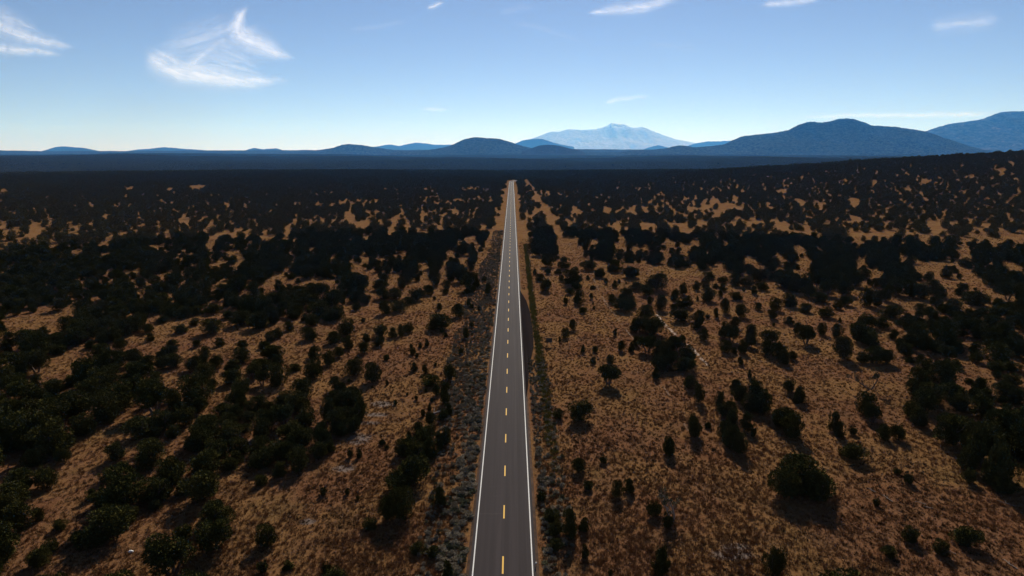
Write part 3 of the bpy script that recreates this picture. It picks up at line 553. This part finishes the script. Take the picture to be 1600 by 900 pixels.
def place(i, kind, rank, dash, right, name, cat, group):
    x, y, z, w, h = allnear[i]; r = float(rng.random()); p = pick(w, h, r)
    kn, cme, tme = PRO[p]
    e = empty(name, (x, y, z-.05)); e.rotation_euler = (0, 0, r*31.); e.scale = (w, w*(.78+.34*float(rng.random())), h)
    c = bpy.data.objects.new('crown' if kind == 't' else 'foliage', cme); COL.objects.link(c); c.parent = e
    t = bpy.data.objects.new('trunk' if kind == 't' else 'stem', tme); COL.objects.link(t); t.parent = e
    if kind == 't':
        look = {'tall': 'narrow upright', 'broad': 'wide low', 'open': 'open-crowned', 'round': 'rounded', 'bush': 'small rounded'}[kn]
        if w > 6: look = 'large '+look
        elif w < 2.6: look = 'small '+look.replace('small ', '')
        noun = 'juniper'
    else:
        look = 'tiny' if w < .9 else 'small'; noun = 'bush'
    side = 'right' if right else 'left'
    where = f'level with the {ordinal(dash)} yellow dash' if dash >= 1 else 'just short of the first yellow dash' if dash == 0 else 'below the lowest yellow dash'
    tag(e, f'{look} {noun} {ordinal(rank)} out on the road\'s {side}, {where}', cat, group)
low = {}
for (kind, dash, right), ids in sorted(bands.items(), key=lambda kv: str(kv[0])):
    if dash < 0:
        low.setdefault((kind, right), []).extend(ids); continue
    for n_, i in enumerate(ids):
        place(i, kind, n_+1, dash, right, 'juniper_tree' if kind == 't' else 'bush', 'tree' if kind == 't' else 'bush', 'junipers scattered beside the road' if kind == 't' else 'small bushes on the dry grass')
for (kind, right), ids in low.items():
    ids.sort(key=lambda i: abs(allnear[i, 0]-RX))
    for n_, i in enumerate(ids):
        place(i, kind, n_+1, -1, right, 'juniper_tree' if kind == 't' else 'bush', 'tree' if kind == 't' else 'bush', 'junipers scattered beside the road' if kind == 't' else 'small bushes on the dry grass')

# ---- masses nobody could count: one object each, instanced from points
def instancer(name, pts, meshes, label, tilt=0.):
    """pts: array x,y,z,sx,sy,sz,rot,which"""
    me = bpy.data.meshes.new(name); n = len(pts)
    me.vertices.add(n); me.vertices.foreach_set('co', np.ascontiguousarray(pts[:, :3]).ravel())
    a = me.attributes.new('size', 'FLOAT_VECTOR', 'POINT'); a.data.foreach_set('vector', np.ascontiguousarray(pts[:, 3:6]).ravel())
    a = me.attributes.new('turn', 'FLOAT_VECTOR', 'POINT'); rt = np.zeros((n, 3)); rt[:, 2] = pts[:, 6]
    rt[:, :2] = (np.random.default_rng(1).random((n, 2))-.5)*tilt; a.data.foreach_set('vector', rt.ravel())
    a = me.attributes.new('which', 'INT', 'POINT'); a.data.foreach_set('value', pts[:, 7].astype(np.int32))
    o = bpy.data.objects.new(name, me); COL.objects.link(o)
    g = bpy.data.node_groups.new(name, 'GeometryNodeTree')
    g.interface.new_socket('Geometry', in_out='INPUT', socket_type='NodeSocketGeometry')
    g.interface.new_socket('Geometry', in_out='OUTPUT', socket_type='NodeSocketGeometry')
    N, Lk = g.nodes, g.links
    gi, go = N.new('NodeGroupInput'), N.new('NodeGroupOutput'); jn = N.new('GeometryNodeJoinGeometry')
    def attr(nm, ty):
        x = N.new('GeometryNodeInputNamedAttribute'); x.data_type = ty; x.inputs[0].default_value = nm; return x.outputs[0]
    sz, tu, wh = attr('size', 'FLOAT_VECTOR'), attr('turn', 'FLOAT_VECTOR'), attr('which', 'INT')
    for k, src in enumerate(meshes):
        so_ = bpy.data.objects.new(name+'_source', src)
        oi = N.new('GeometryNodeObjectInfo'); oi.inputs[0].default_value = so_; oi.transform_space = 'ORIGINAL'
        cmp_ = N.new('FunctionNodeCompare'); cmp_.data_type = 'INT'; cmp_.operation = 'EQUAL'
        Lk.new(wh, cmp_.inputs[2]); cmp_.inputs[3].default_value = k
        ip = N.new('GeometryNodeInstanceOnPoints')
        Lk.new(gi.outputs[0], ip.inputs['Points']); Lk.new(cmp_.outputs[0], ip.inputs['Selection']); Lk.new(oi.outputs['Geometry'], ip.inputs['Instance'])
        Lk.new(sz, ip.inputs['Scale']); Lk.new(tu, ip.inputs['Rotation']); Lk.new(ip.outputs[0], jn.inputs[0])
    Lk.new(jn.outputs[0], go.inputs[0])
    md = o.modifiers.new('scatter', 'NODES'); md.node_group = g
    return tag(o, label, kind='stuff')
def pack(a, nm, g, sink=.1):
    n = len(a); return np.column_stack([a[:, 0], a[:, 1], a[:, 2]-sink, a[:, 3], a[:, 3]*(.9+.2*g.random(n)), a[:, 4], g.random(n)*6.283, g.integers(0, nm, n)])
g1 = np.random.default_rng(77)
rest = np.array([allnear[i] for i in range(len(allnear)) if i not in chosen])
wood_full = [PRO[i][1] for i in (0, 1, 2, 5, 6, 9)]
wood_low = []
for i, k in enumerate(('round', 'round', 'broad', 'broad', 'tall')):
    v, f, _, _ = juniper(k, 300+i, 1500, .052); wood_low.append(me_from('woodland_crown', v, f, M_FAR))
clump = []
for i in range(4):
    g = np.random.default_rng(400+i)
    lob = [(.42*math.cos(a)*g.random()**.5, .42*math.sin(a)*g.random()**.5, .42+.2*g.random(), .13, .13, .40) for a in g.random(22)*6.283]
    v, f = leafcloud(lob, 520, .075, g); clump.append(me_from('woodland_clump', v.tolist(), f.tolist(), M_FAR))
pts = [pack(rest, 6, g1)]
a = pack(np.concatenate([mid, far1]), 5, g1); a[:, 7] += 6; pts.append(a)
a = pack(np.concatenate([far2, far3]), 4, g1, .3); a[:, 7] += 11; pts.append(a)
instancer('juniper_woodland', np.concatenate(pts), wood_full+wood_low+clump, 'dark juniper woodland stretching away to the hills')

# sagebrush strip, verge weeds, grass tufts
def tuft(seed, blades, rad, h, wid, m, name):
    g = np.random.default_rng(seed); v, f = [], []
    for i in range(blades):
        a = g.random()*6.283; r = rad*g.random()**.6; bx, by = r*math.cos(a), r*math.sin(a)
        l = .25+.6*g.random(); hh = h*(.5+.6*g.random()); s = a+1.57+g.normal()*.5
        k = len(v); v += [(bx-wid*math.cos(s), by-wid*math.sin(s), -.02), (bx+wid*math.cos(s), by+wid*math.sin(s), -.02), (bx+l*rad*math.cos(a), by+l*rad*math.sin(a), hh)]
        f.append((k, k+1, k+2))
    return me_from(name, v, f, m)
def sage(seed, m):
    g = np.random.default_rng(seed)
    lob = [(.3*math.cos(a)*g.random()**.5, .3*math.sin(a)*g.random()**.5, .35+.3*g.random(), .17, .17, .22) for a in g.random(9)*6.283]+[(0, 0, .3, .36, .36, .3)]
    v, f = leafcloud(lob, 420, .085, g, .35); return me_from('sagebrush_clump', v.tolist(), f.tolist(), m)
sg = [sage(500+i, M_SAGE) for i in range(3)]+[sage(510+i, M_DRYLEAF) for i in range(2)]
L = []
for k in range(5200):
    y = 62+370*rng.random()**1.25
    edge = 7.4+3.4*smooth(60, 190, y)*smooth(360, 240, y)+1.6*float(vnoise(y/11., 0., 31))
    u = rng.random()
    if y < 120 and u > .42 and rng.random() < .62: continue
    x = RX-4.6-u*(edge-2.0)
    if rng.random() > .25+.9*float(fbm(x/3., y/3., 44, 2)): continue
    if y > 330 and rng.random() < .5: continue
    L.append((x, y, 0., .55+.85*rng.random()*(.7+.5*(u < .5)), .38+.45*rng.random(), 0))
for k in range(900):
    y = 62+95*rng.random(); u = rng.random()**1.4
    x = RX+5.1+u*4.2
    if rng.random() > .2+.7*float(fbm(x/3., y/4., 45, 2)): continue
    L.append((x, y, 0., .4+.8*rng.random(), .3+.45*rng.random(), 1))
L = np.array(L)
pts = np.column_stack([L[:, 0], L[:, 1], terr(L[:, 0], L[:, 1])-.03, L[:, 3], L[:, 3], L[:, 4], rng.random(len(L))*6.28, np.where(rng.random(len(L)) < .80, rng.integers(0, 3, len(L)), rng.integers(3, 5, len(L)))])
instancer('sagebrush', pts, sg, 'grey sagebrush crowding the verge of the road')
gt = [tuft(600+i, 26, .34, .34, .035, M_GRASS, 'straw_tuft') for i in range(4)]+[tuft(610+i, 24, .30, .26, .05, M_WEED, 'weed_tuft') for i in range(3)]
n = 330000
dd = 60+330*rng.random(n)**1.35; aa = (rng.random(n)*2-1)*R(43); gxx, gyy = np.sin(aa)*dd/np.cos(aa), dd
ok = (np.abs(gxx-RX) > 4.8) & (rng.random(n) < .30+1.0*fbm(gxx/7., gyy/7., 61, 3)**1.3)
ok &= ~((gxx > 2) & (gxx < 6.2) & (gyy > 126) & (gyy < 240))
gxx, gyy = gxx[ok], gyy[ok]; n = len(gxx)
big = .32+.75*rng.random(n)**2.2
wh = np.where(rng.random(n) < .06+.16*(fbm(gxx/15., gyy/15., 71, 3) > .56), rng.integers(4, 7, n), rng.integers(0, 4, n))
instancer('dry_grass', np.column_stack([gxx, gyy, terr(gxx, gyy), big, big, big*(.7+.7*rng.random(n)), rng.random(n)*6.28, wh]), gt, 'dry straw tufts and weeds over the orange soil', .3)
gg = [tuft(620+i, 30, .34, .42, .04, M_GREEN, 'green_tuft') for i in range(3)]
n = 2600; gyy = 95+270*rng.random(n); gxx = RX+6.9+1.0*rng.random(n)**.7*(1+1.2*rng.random(n))+.5*smooth(200, 330, gyy)
ok = rng.random(n) < .25+.9*fbm(gyy/16., gxx/4., 81, 3)*smooth(85, 150, gyy); gxx, gyy = gxx[ok], gyy[ok]; n = len(gxx)
big = .6+.8*rng.random(n)
instancer('verge_grass', np.column_stack([gxx, gyy, terr(gxx, gyy), big, big, big, rng.random(n)*6.28, rng.integers(0, 3, n)]), gg, 'yellow-green grass strip along the pullout', .3)

# ------------------------------------------------------------------ single things
def at(px_, py_):
    x, y, z = ground_at(px_, py_); return (x, y, z)
def limb(v, f, p, d, l, r, depth, g):
    pts = [p]; q_ = Vector(p); d = Vector(d).normalized()
    for i in range(3):
        d = (d+Vector((g.normal()*.25, g.normal()*.25, .12))).normalized(); q_ = q_+d*l/3; pts.append(tuple(q_))
    tube(v, f, pts, (r, r*.8, r*.6, r*.35), 5); tips = [pts[-1]]
    if depth:
        for k in range(3):
            s = pts[1+k % 3]; a = g.random()*6.28
            tips += limb(v, f, s, d+Vector((math.cos(a), math.sin(a), .25))*.9, l*.55, r*.45, depth-1, g)
    return tips
def bare_tree(loc, h, stems, label, seed, leaves, wood):
    g = np.random.default_rng(seed); e = empty('juniper_tree', (loc[0], loc[1], loc[2]-.05)); v, f, tips = [], [], []
    for sx in stems: tips += limb(v, f, (sx*.12, 0, -.1), (sx, g.normal()*.2, 1.1), h*.72, h*.034, 2, g)
    mesh_obj('trunk', v, f, wood, e)
    lob = [(*tips[int(g.random()*len(tips))], .07*h, .07*h, .07*h) for _ in range(leaves)]
    vv, ff = leafcloud(lob, 60*leaves, .11, g, .5, .5); mesh_obj('crown', vv.tolist(), ff.tolist(), M_DRYLEAF, e)
    tag(e, label, 'tree')
bare_tree(at(1360, 609), 5.2, (-.75, .7), 'forked juniper with two bare leaning trunks and thin crown', 3, 22, M_BARK)
bare_tree(at(1051, 815), 4.8, (-.25, .3), 'half-dead grey juniper with bare branches standing in open grass', 5, 12, M_DEAD)
def lone(px_, py_, w, h, label, seed):
    x, y, z = at(px_, py_); v, f, tv, tf = juniper('open', seed, 3400, .042)
    e = empty('juniper_tree', (x, y, z-.05)); e.scale = (w, w, h)
    mesh_obj('crown', v, f, M_JUN, e); mesh_obj('trunk', tv, tf, M_BARK, e); tag(e, label, 'tree')
lone(950, 601, 5.0, 4.5, 'lone round juniper on open grass with its trunks showing underneath', 901)
lone(1259, 537, 4.6, 5.2, 'juniper on a slim bare leaning trunk in open grass', 902)
# board sign seen from its shaded side
x, y, z = at(858, 540.5); e = empty('roadside_sign', (x, y, z))
def box(v, f, c, s):
    k = len(v)
    for a in (-1, 1):
        for b_ in (-1, 1):
            for d in (-1, 1): v.append((c[0]+a*s[0]/2, c[1]+b_*s[1]/2, c[2]+d*s[2]/2))
    f += [tuple(k+i for i in t) for t in ((0,1,3,2),(4,6,7,5),(0,4,5,1),(2,3,7,6),(0,2,6,4),(1,5,7,3))]
v, f = [], []; box(v, f, (0, 0, 1.55), (1.62, .05, 1.15)); mesh_obj('panel', v, f, mat_plain('dark_sign_board', (.05, .045, .04), (.075, .065, .055), 4, .7), e)
for s in (-.55, .55):
    v, f = [], []; box(v, f, (s, .075, .98), (.10, .10, 2.05)); mesh_obj('post', v, f, M_BARK, e)
tag(e, 'dark rectangular roadside sign on two posts beyond the pullout', 'sign')
x, y, z = at(837.5, 887); e = empty('marker_post', (x, y, z))
v, f = [], []; tube(v, f, [(0, 0, -.1), (0, 0, .5), (0, 0, .55)], (.035, .035, .02), 8); mesh_obj('post', v, f, mat_plain('weathered_post', (.14, .10, .08), (.2, .15, .12)), e)
v, f = [], []; tube(v, f, [(0, 0, .55), (0, 0, .57), (0, 0, .72), (0, 0, .74)], (.05, .085, .085, .04), 10); mesh_obj('cap', v, f, M_WHITE, e)
tag(e, 'short marker post with a white cap beside the road edge', 'marker post')
# pale dead wood lying on the grass
def branch(px_, py_, l, ang, label, m=M_DEAD, r=.06):
    x, y, z = at(px_, py_); v, f = [], []; g = np.random.default_rng(int(px_))
    p = [Vector((0, 0, .08))]; d = Vector((math.cos(ang), math.sin(ang), .08))
    for i in range(4): d = (d+Vector((g.normal()*.12, g.normal()*.12, -.02))).normalized(); p.append(p[-1]+d*l/4)
    tube(v, f, p, (r, r*.95, r*.8, r*.6, r*.3), 7)
    for i in (1, 2, 3):
        a = ang+(1 if i % 2 else -1)*.8; tube(v, f, [p[i], p[i]+Vector((math.cos(a), math.sin(a), .45))*l*.14, p[i]+Vector((math.cos(a), math.sin(a), .35))*l*.26], (r*.5, r*.35, r*.12), 5)
    o = mesh_obj('fallen_branch', v, f, m); o.location = (x, y, z); tag(o, label, 'branch', 'pale dead branches on the ground')
branch(1369, 770, 1.5, 2.3, 'short pale dead branch lying in open grass above the longer ones')
branch(1395, 785, 2.0, 2.0, 'pale dead branch lying alone in the middle of open grass')
branch(1447, 789, 1.4, 2.4, 'pale dead branch beside a slightly lower twin')
branch(1458, 795, 1.2, 2.6, 'pale dead branch just below its twin')
branch(1587, 792, 2.2, 2.2, 'pale dead branch at the foot of the dense dark stand')
branch(1494, 867, 1.8, 2.1, 'pale dead branch low down near the last bushes')
branch(1590, 890, 2.0, 1.8, 'pale dead branch in the bottom corner')
branch(668, 650, 5.6, .75, 'long brown fallen trunk between the junipers near the sagebrush', M_DEAD, .17)
x, y, z = at(204.5, 863.5); v, f = [], []
g = np.random.default_rng(4)
for i in range(5):
    for k in range(8):
        t = math.pi*(i/4-.5)*.98; a = k*math.pi/4; s = 1+.25*(g.random()-.5)
        v.append((.34*s*math.cos(t)*math.cos(a), .22*s*math.cos(t)*math.sin(a), .14+.17*s*math.sin(t)))
for i in range(4):
    for k in range(8): f.append((i*8+k, i*8+(k+1) % 8, (i+1)*8+(k+1) % 8, (i+1)*8+k))
f += [tuple(range(8))[::-1], tuple(range(32, 40))]
o = mesh_obj('rock', v, f, mat_plain('white_rock', (.75, .73, .7), (.6, .58, .55)), smooth_=True); o.location = (x, y, z); tag(o, 'small bright white rock in a gap between dark junipers', 'rock')

# ------------------------------------------------------------------ cirrus clouds: thin ice sheets about 7 km up
def mat_cloud():
    b = NB('cirrus'); t = b.t; at_ = b.n('Attribute', attribute_name='ice')
    tr = b.n('BsdfTransparent'); tl = b.n('BsdfTranslucent'); df = b.n('BsdfDiffuse')
    for q_ in (tl, df): q_.inputs[0].default_value = (.95, .95, .95, 1)
    nv = b.n('CombineXYZ')                           # ice crystals have no facing: light passes through whichever way the sheet lies
    for i_ in range(3): nv.inputs[i_].default_value = -SUND[i_]
    t.links.new(nv.outputs[0], tl.inputs['Normal'])
    mx = b.n('MixShader'); mx.inputs[0].default_value = .08; t.links.new(tl.outputs[0], mx.inputs[1]); t.links.new(df.outputs[0], mx.inputs[2])
    m2 = b.n('MixShader'); t.links.new(at_.outputs['Fac'], m2.inputs[0]); t.links.new(tr.outputs[0], m2.inputs[1]); t.links.new(mx.outputs[0], m2.inputs[2])
    t.links.new(m2.outputs[0], t.nodes['Material Output'].inputs['Surface']); return b.m
M_CLOUD = mat_cloud()
CLOUD_Z = 7000.
def cloud(strokes, label, step=1.3, seed=1):
    """strokes: (points (bearing pixels), widths, density, streakiness)"""
    allp = np.array([p for s in strokes for p in s[0]]); wm = max(max(s[1]) for s in strokes)*2.6
    x0, y0, x1, y1 = allp[:, 0].min()-wm, allp[:, 1].min()-wm, allp[:, 0].max()+wm, min(allp[:, 1].max()+wm, 232)
    nx, ny = int((x1-x0)/step)+2, int((y1-y0)/step)+2
    gx_, gy_ = np.meshgrid(np.linspace(x0, x1, nx), np.linspace(y0, y1, ny))
    D = np.zeros(gx_.shape)
    wx = gx_+(fbm(gx_/14, gy_/14, seed, 3)-.5)*5; wy = gy_+(fbm(gx_/14, gy_/14, seed+5, 3)-.5)*5
    for k, (pp, ww, den, streak) in enumerate(strokes):
        pp = np.array(pp, float); n_ = 60
        tt = np.linspace(0, 1, len(pp)); ts = np.linspace(0, 1, n_)
        cx = np.interp(ts, tt, pp[:, 0]); cy = np.interp(ts, tt, pp[:, 1])
        if len(pp) > 2:
            kk = np.exp(-.5*(np.arange(-6, 7)/3.)**2); kk /= kk.sum()
            cx = np.convolve(np.pad(cx, 6, 'reflect', reflect_type='odd'), kk, 'valid'); cy = np.convolve(np.pad(cy, 6, 'reflect', reflect_type='odd'), kk, 'valid')
        cw = np.interp(ts, np.linspace(0, 1, len(ww)), ww)
        d2 = (wx[..., None]-cx)**2+(wy[..., None]-cy)**2; i = d2.argmin(-1)
        tx, ty = np.gradient(cx), np.gradient(cy); ln = np.hypot(tx, ty)+1e-6
        sd_ = ((wx-cx[i])*ty[i]-(wy-cy[i])*tx[i])/ln[i]
        d = np.sqrt(d2.min(-1)); t_ = ts[i]; L_ = np.hypot(np.diff(cx), np.diff(cy)).sum()
        fib = fbm(t_*L_/45+k*9, sd_/3.2+k*3, seed+11*k, 3)
        prof = np.exp(-(d/(1.15*cw[i]))**1.35)*np.minimum(1, np.minimum(t_, 1-t_)*6+.12)
        D = D+den*prof*np.clip(1-streak+streak*2.4*(fib-.22), 0, 1.3)
    D = .60*(1-np.exp(-.95*np.clip(D, 0, 3)))*np.clip(.62+.75*fbm((gx_*.9+gy_*.3)/20, (gy_-gx_*.30)/2.6, seed+90, 4), 0, 1.12); D[0, :] = D[-1, :] = 0; D[:, 0] = D[:, -1] = 0
    a, b_ = (gx_-800)/FPX, (450-gy_)/FPX
    dx, dy, dz = a, CP+b_*SP, -SP+b_*CP
    hgt = CLOUD_Z+240*(fbm(gx_/25, gy_/25, seed+70, 3)-.5)
    t_ = (hgt-CAMH)/dz; Xc, Yc = dx*t_, dy*t_
    idx = -np.ones(D.shape, int); v, f, den = [], [], []
    big = (D > .012)
    for i in range(ny-1):
        for j in range(nx-1):
            if big[i, j] or big[i+1, j] or big[i, j+1] or big[i+1, j+1]:
                q_ = []
                for (ii, jj) in ((i, j), (i, j+1), (i+1, j+1), (i+1, j)):
                    if idx[ii, jj] < 0:
                        idx[ii, jj] = len(v); v.append((Xc[ii, jj], Yc[ii, jj], hgt[ii, jj])); den.append(D[ii, jj])
                    q_.append(idx[ii, jj])
                f.append(tuple(q_))
    o = mesh_obj('cloud', v, f, M_CLOUD, smooth_=True)
    at_ = o.data.attributes.new('ice', 'FLOAT', 'POINT'); at_.data.foreach_set('value', den)
    tag(o, label, 'cloud', 'cirrus clouds')
cloud([([(232, 84), (244, 98), (265, 109), (295, 118), (340, 125), (390, 128.5), (448, 126)], [5, 8, 8.5, 8.5, 7, 5.5, 2.5], 1.15, .35),
       ([(236, 76), (262, 90), (285, 104), (330, 115), (370, 122)], [4, 4, 5, 6, 4], .5, .7),
       ([(296, 106), (308, 94), (322, 82), (338, 68), (352, 61)], [6, 5, 3, 3, 3], .42, .5),
       ([(384, 12), (374, 22), (372, 38), (374, 50), (386, 62), (408, 73), (430, 82), (458, 90)], [2.5, 4, 6, 9, 10.5, 9, 6, 2.5], 1.15, .3),
       ([(250, 78), (300, 66), (345, 52), (372, 40)], [10, 16, 16, 8], .30, .8),
       ([(290, 100), (330, 98), (370, 105), (410, 116)], [14, 16, 12, 6], .34, .85),
       ([(335, 70), (370, 88), (400, 104)], [8, 8, 5], .16, .85)], 'large hook-shaped white cirrus cloud high over the plain', seed=3)
cloud([([(-70, 5), (-30, 26), (0, 42), (40, 57), (80, 67), (115, 73)], [7, 8, 9, 7, 5, 2], .75, .55), ([(-60, 72), (0, 76), (40, 79), (95, 85)], [5, 5, 4.5, 2], .75, .45),
       ([(-40, 8), (10, 28), (60, 52)], [9, 9, 5], .3, .8)], 'two feathery white streaks of cloud at the edge of the sky', seed=23)
cloud([([(922, 20), (945, 17), (975, 12), (1010, 8), (1060, -2)], [2.2, 3.4, 4.2, 4.5, 3], .95, .5), ([(950, 20), (985, 17), (1020, 12)], [3, 4, 3], .35, .8)], 'bright feather of cloud straight above the snowy mountain', seed=33)
cloud([([(667, 13), (680, 9), (693, 4)], [1.5, 2.2, 1.4], .8, .4)], 'very short bright cloud streak near the top of the sky', seed=43)
cloud([([(1190, 8), (1230, 4), (1280, -3)], [2.5, 3.5, 3], .6, .5)], 'slim white cloud touching the top of the sky', seed=53)
cloud([([(1455, 42), (1500, 38), (1560, 31)], [7, 8, 6], .36, .7)], 'faint smudge of cloud above the far right mountain', seed=63)
cloud([([(1250, 183), (1350, 180.5), (1450, 179.5), (1555, 178)], [1.2, 1.8, 2.2, 2.2], .85, .2)], 'long straight thin cloud line over the twin-topped hill', step=1.0, seed=73)
cloud([([(946, 160), (958, 156), (980, 153), (1015, 150)], [1.4, 2.2, 1.5, 1], .7, .4)], 'small comma of cloud just over the snowy mountain', step=1.0, seed=83)
cloud([([(660, 171.5), (680, 170.5), (702, 170)], [1.3, 1.8, 1.2], .45, .4)], 'tiny pale cloud dash low above the cone hill', step=1.0, seed=93)
for pp, ww, lab in (([(545, 47), (590, 42), (635, 33)], [2.5, 3.5, 2.5], 'barely visible cloud thread between the hook cloud and the short streak'),
                   ([(780, 22), (805, 14), (835, 8)], [3, 4, 3], 'barely visible cloud thread above the road line near the top edge'),
                   ([(800, 33), (850, 45), (915, 68)], [2, 2.5, 2], 'faint long cloud thread slanting down toward the snowy mountain'),
                   ([(1010, 66), (1050, 72), (1095, 78)], [2, 2.5, 2], 'faint short cloud thread high between the snowy mountain and big hill')):
    cloud([(pp, ww, .08, .5)], lab, seed=int(pp[0][0]))

# ------------------------------------------------------------------ haze
def build_haze():
    m = bpy.data.materials.new('haze'); m.use_nodes = True; t = m.node_tree
    t.nodes.remove(t.nodes['Principled BSDF']); pv = t.nodes.new('ShaderNodeVolumePrincipled')
    pv.inputs['Color'].default_value = (.085, .38, 1.0, 1); pv.inputs['Density'].default_value = 1.7e-5; pv.inputs['Anisotropy'].default_value = .3
    pv.inputs['Absorption Color'].default_value = (1, 1, 1, 1)
    t.links.new(pv.outputs[0], t.nodes['Material Output'].inputs['Volume'])
    v, f = [], []; box(v, f, (0, 0, 0), (1, 1, 1))
    x0, x1, y0, y1, z0, z1 = -112000, 112000, -108000, 112000, -190, 4300
    v = [(x0 if a < 0 else x1, y0 if b_ < 0 else y1, z0 if c < 0 else z1) for a, b_, c in v]
    tag(mesh_obj('haze', v, f, m), 'blue distance haze over the plain', kind='stuff')
build_haze()
print('individual trees', len(tid), 'bushes', len(sid), 'rest', len(rest), 'mid', len(mid), 'far', len(far1), len(far2), len(far3))
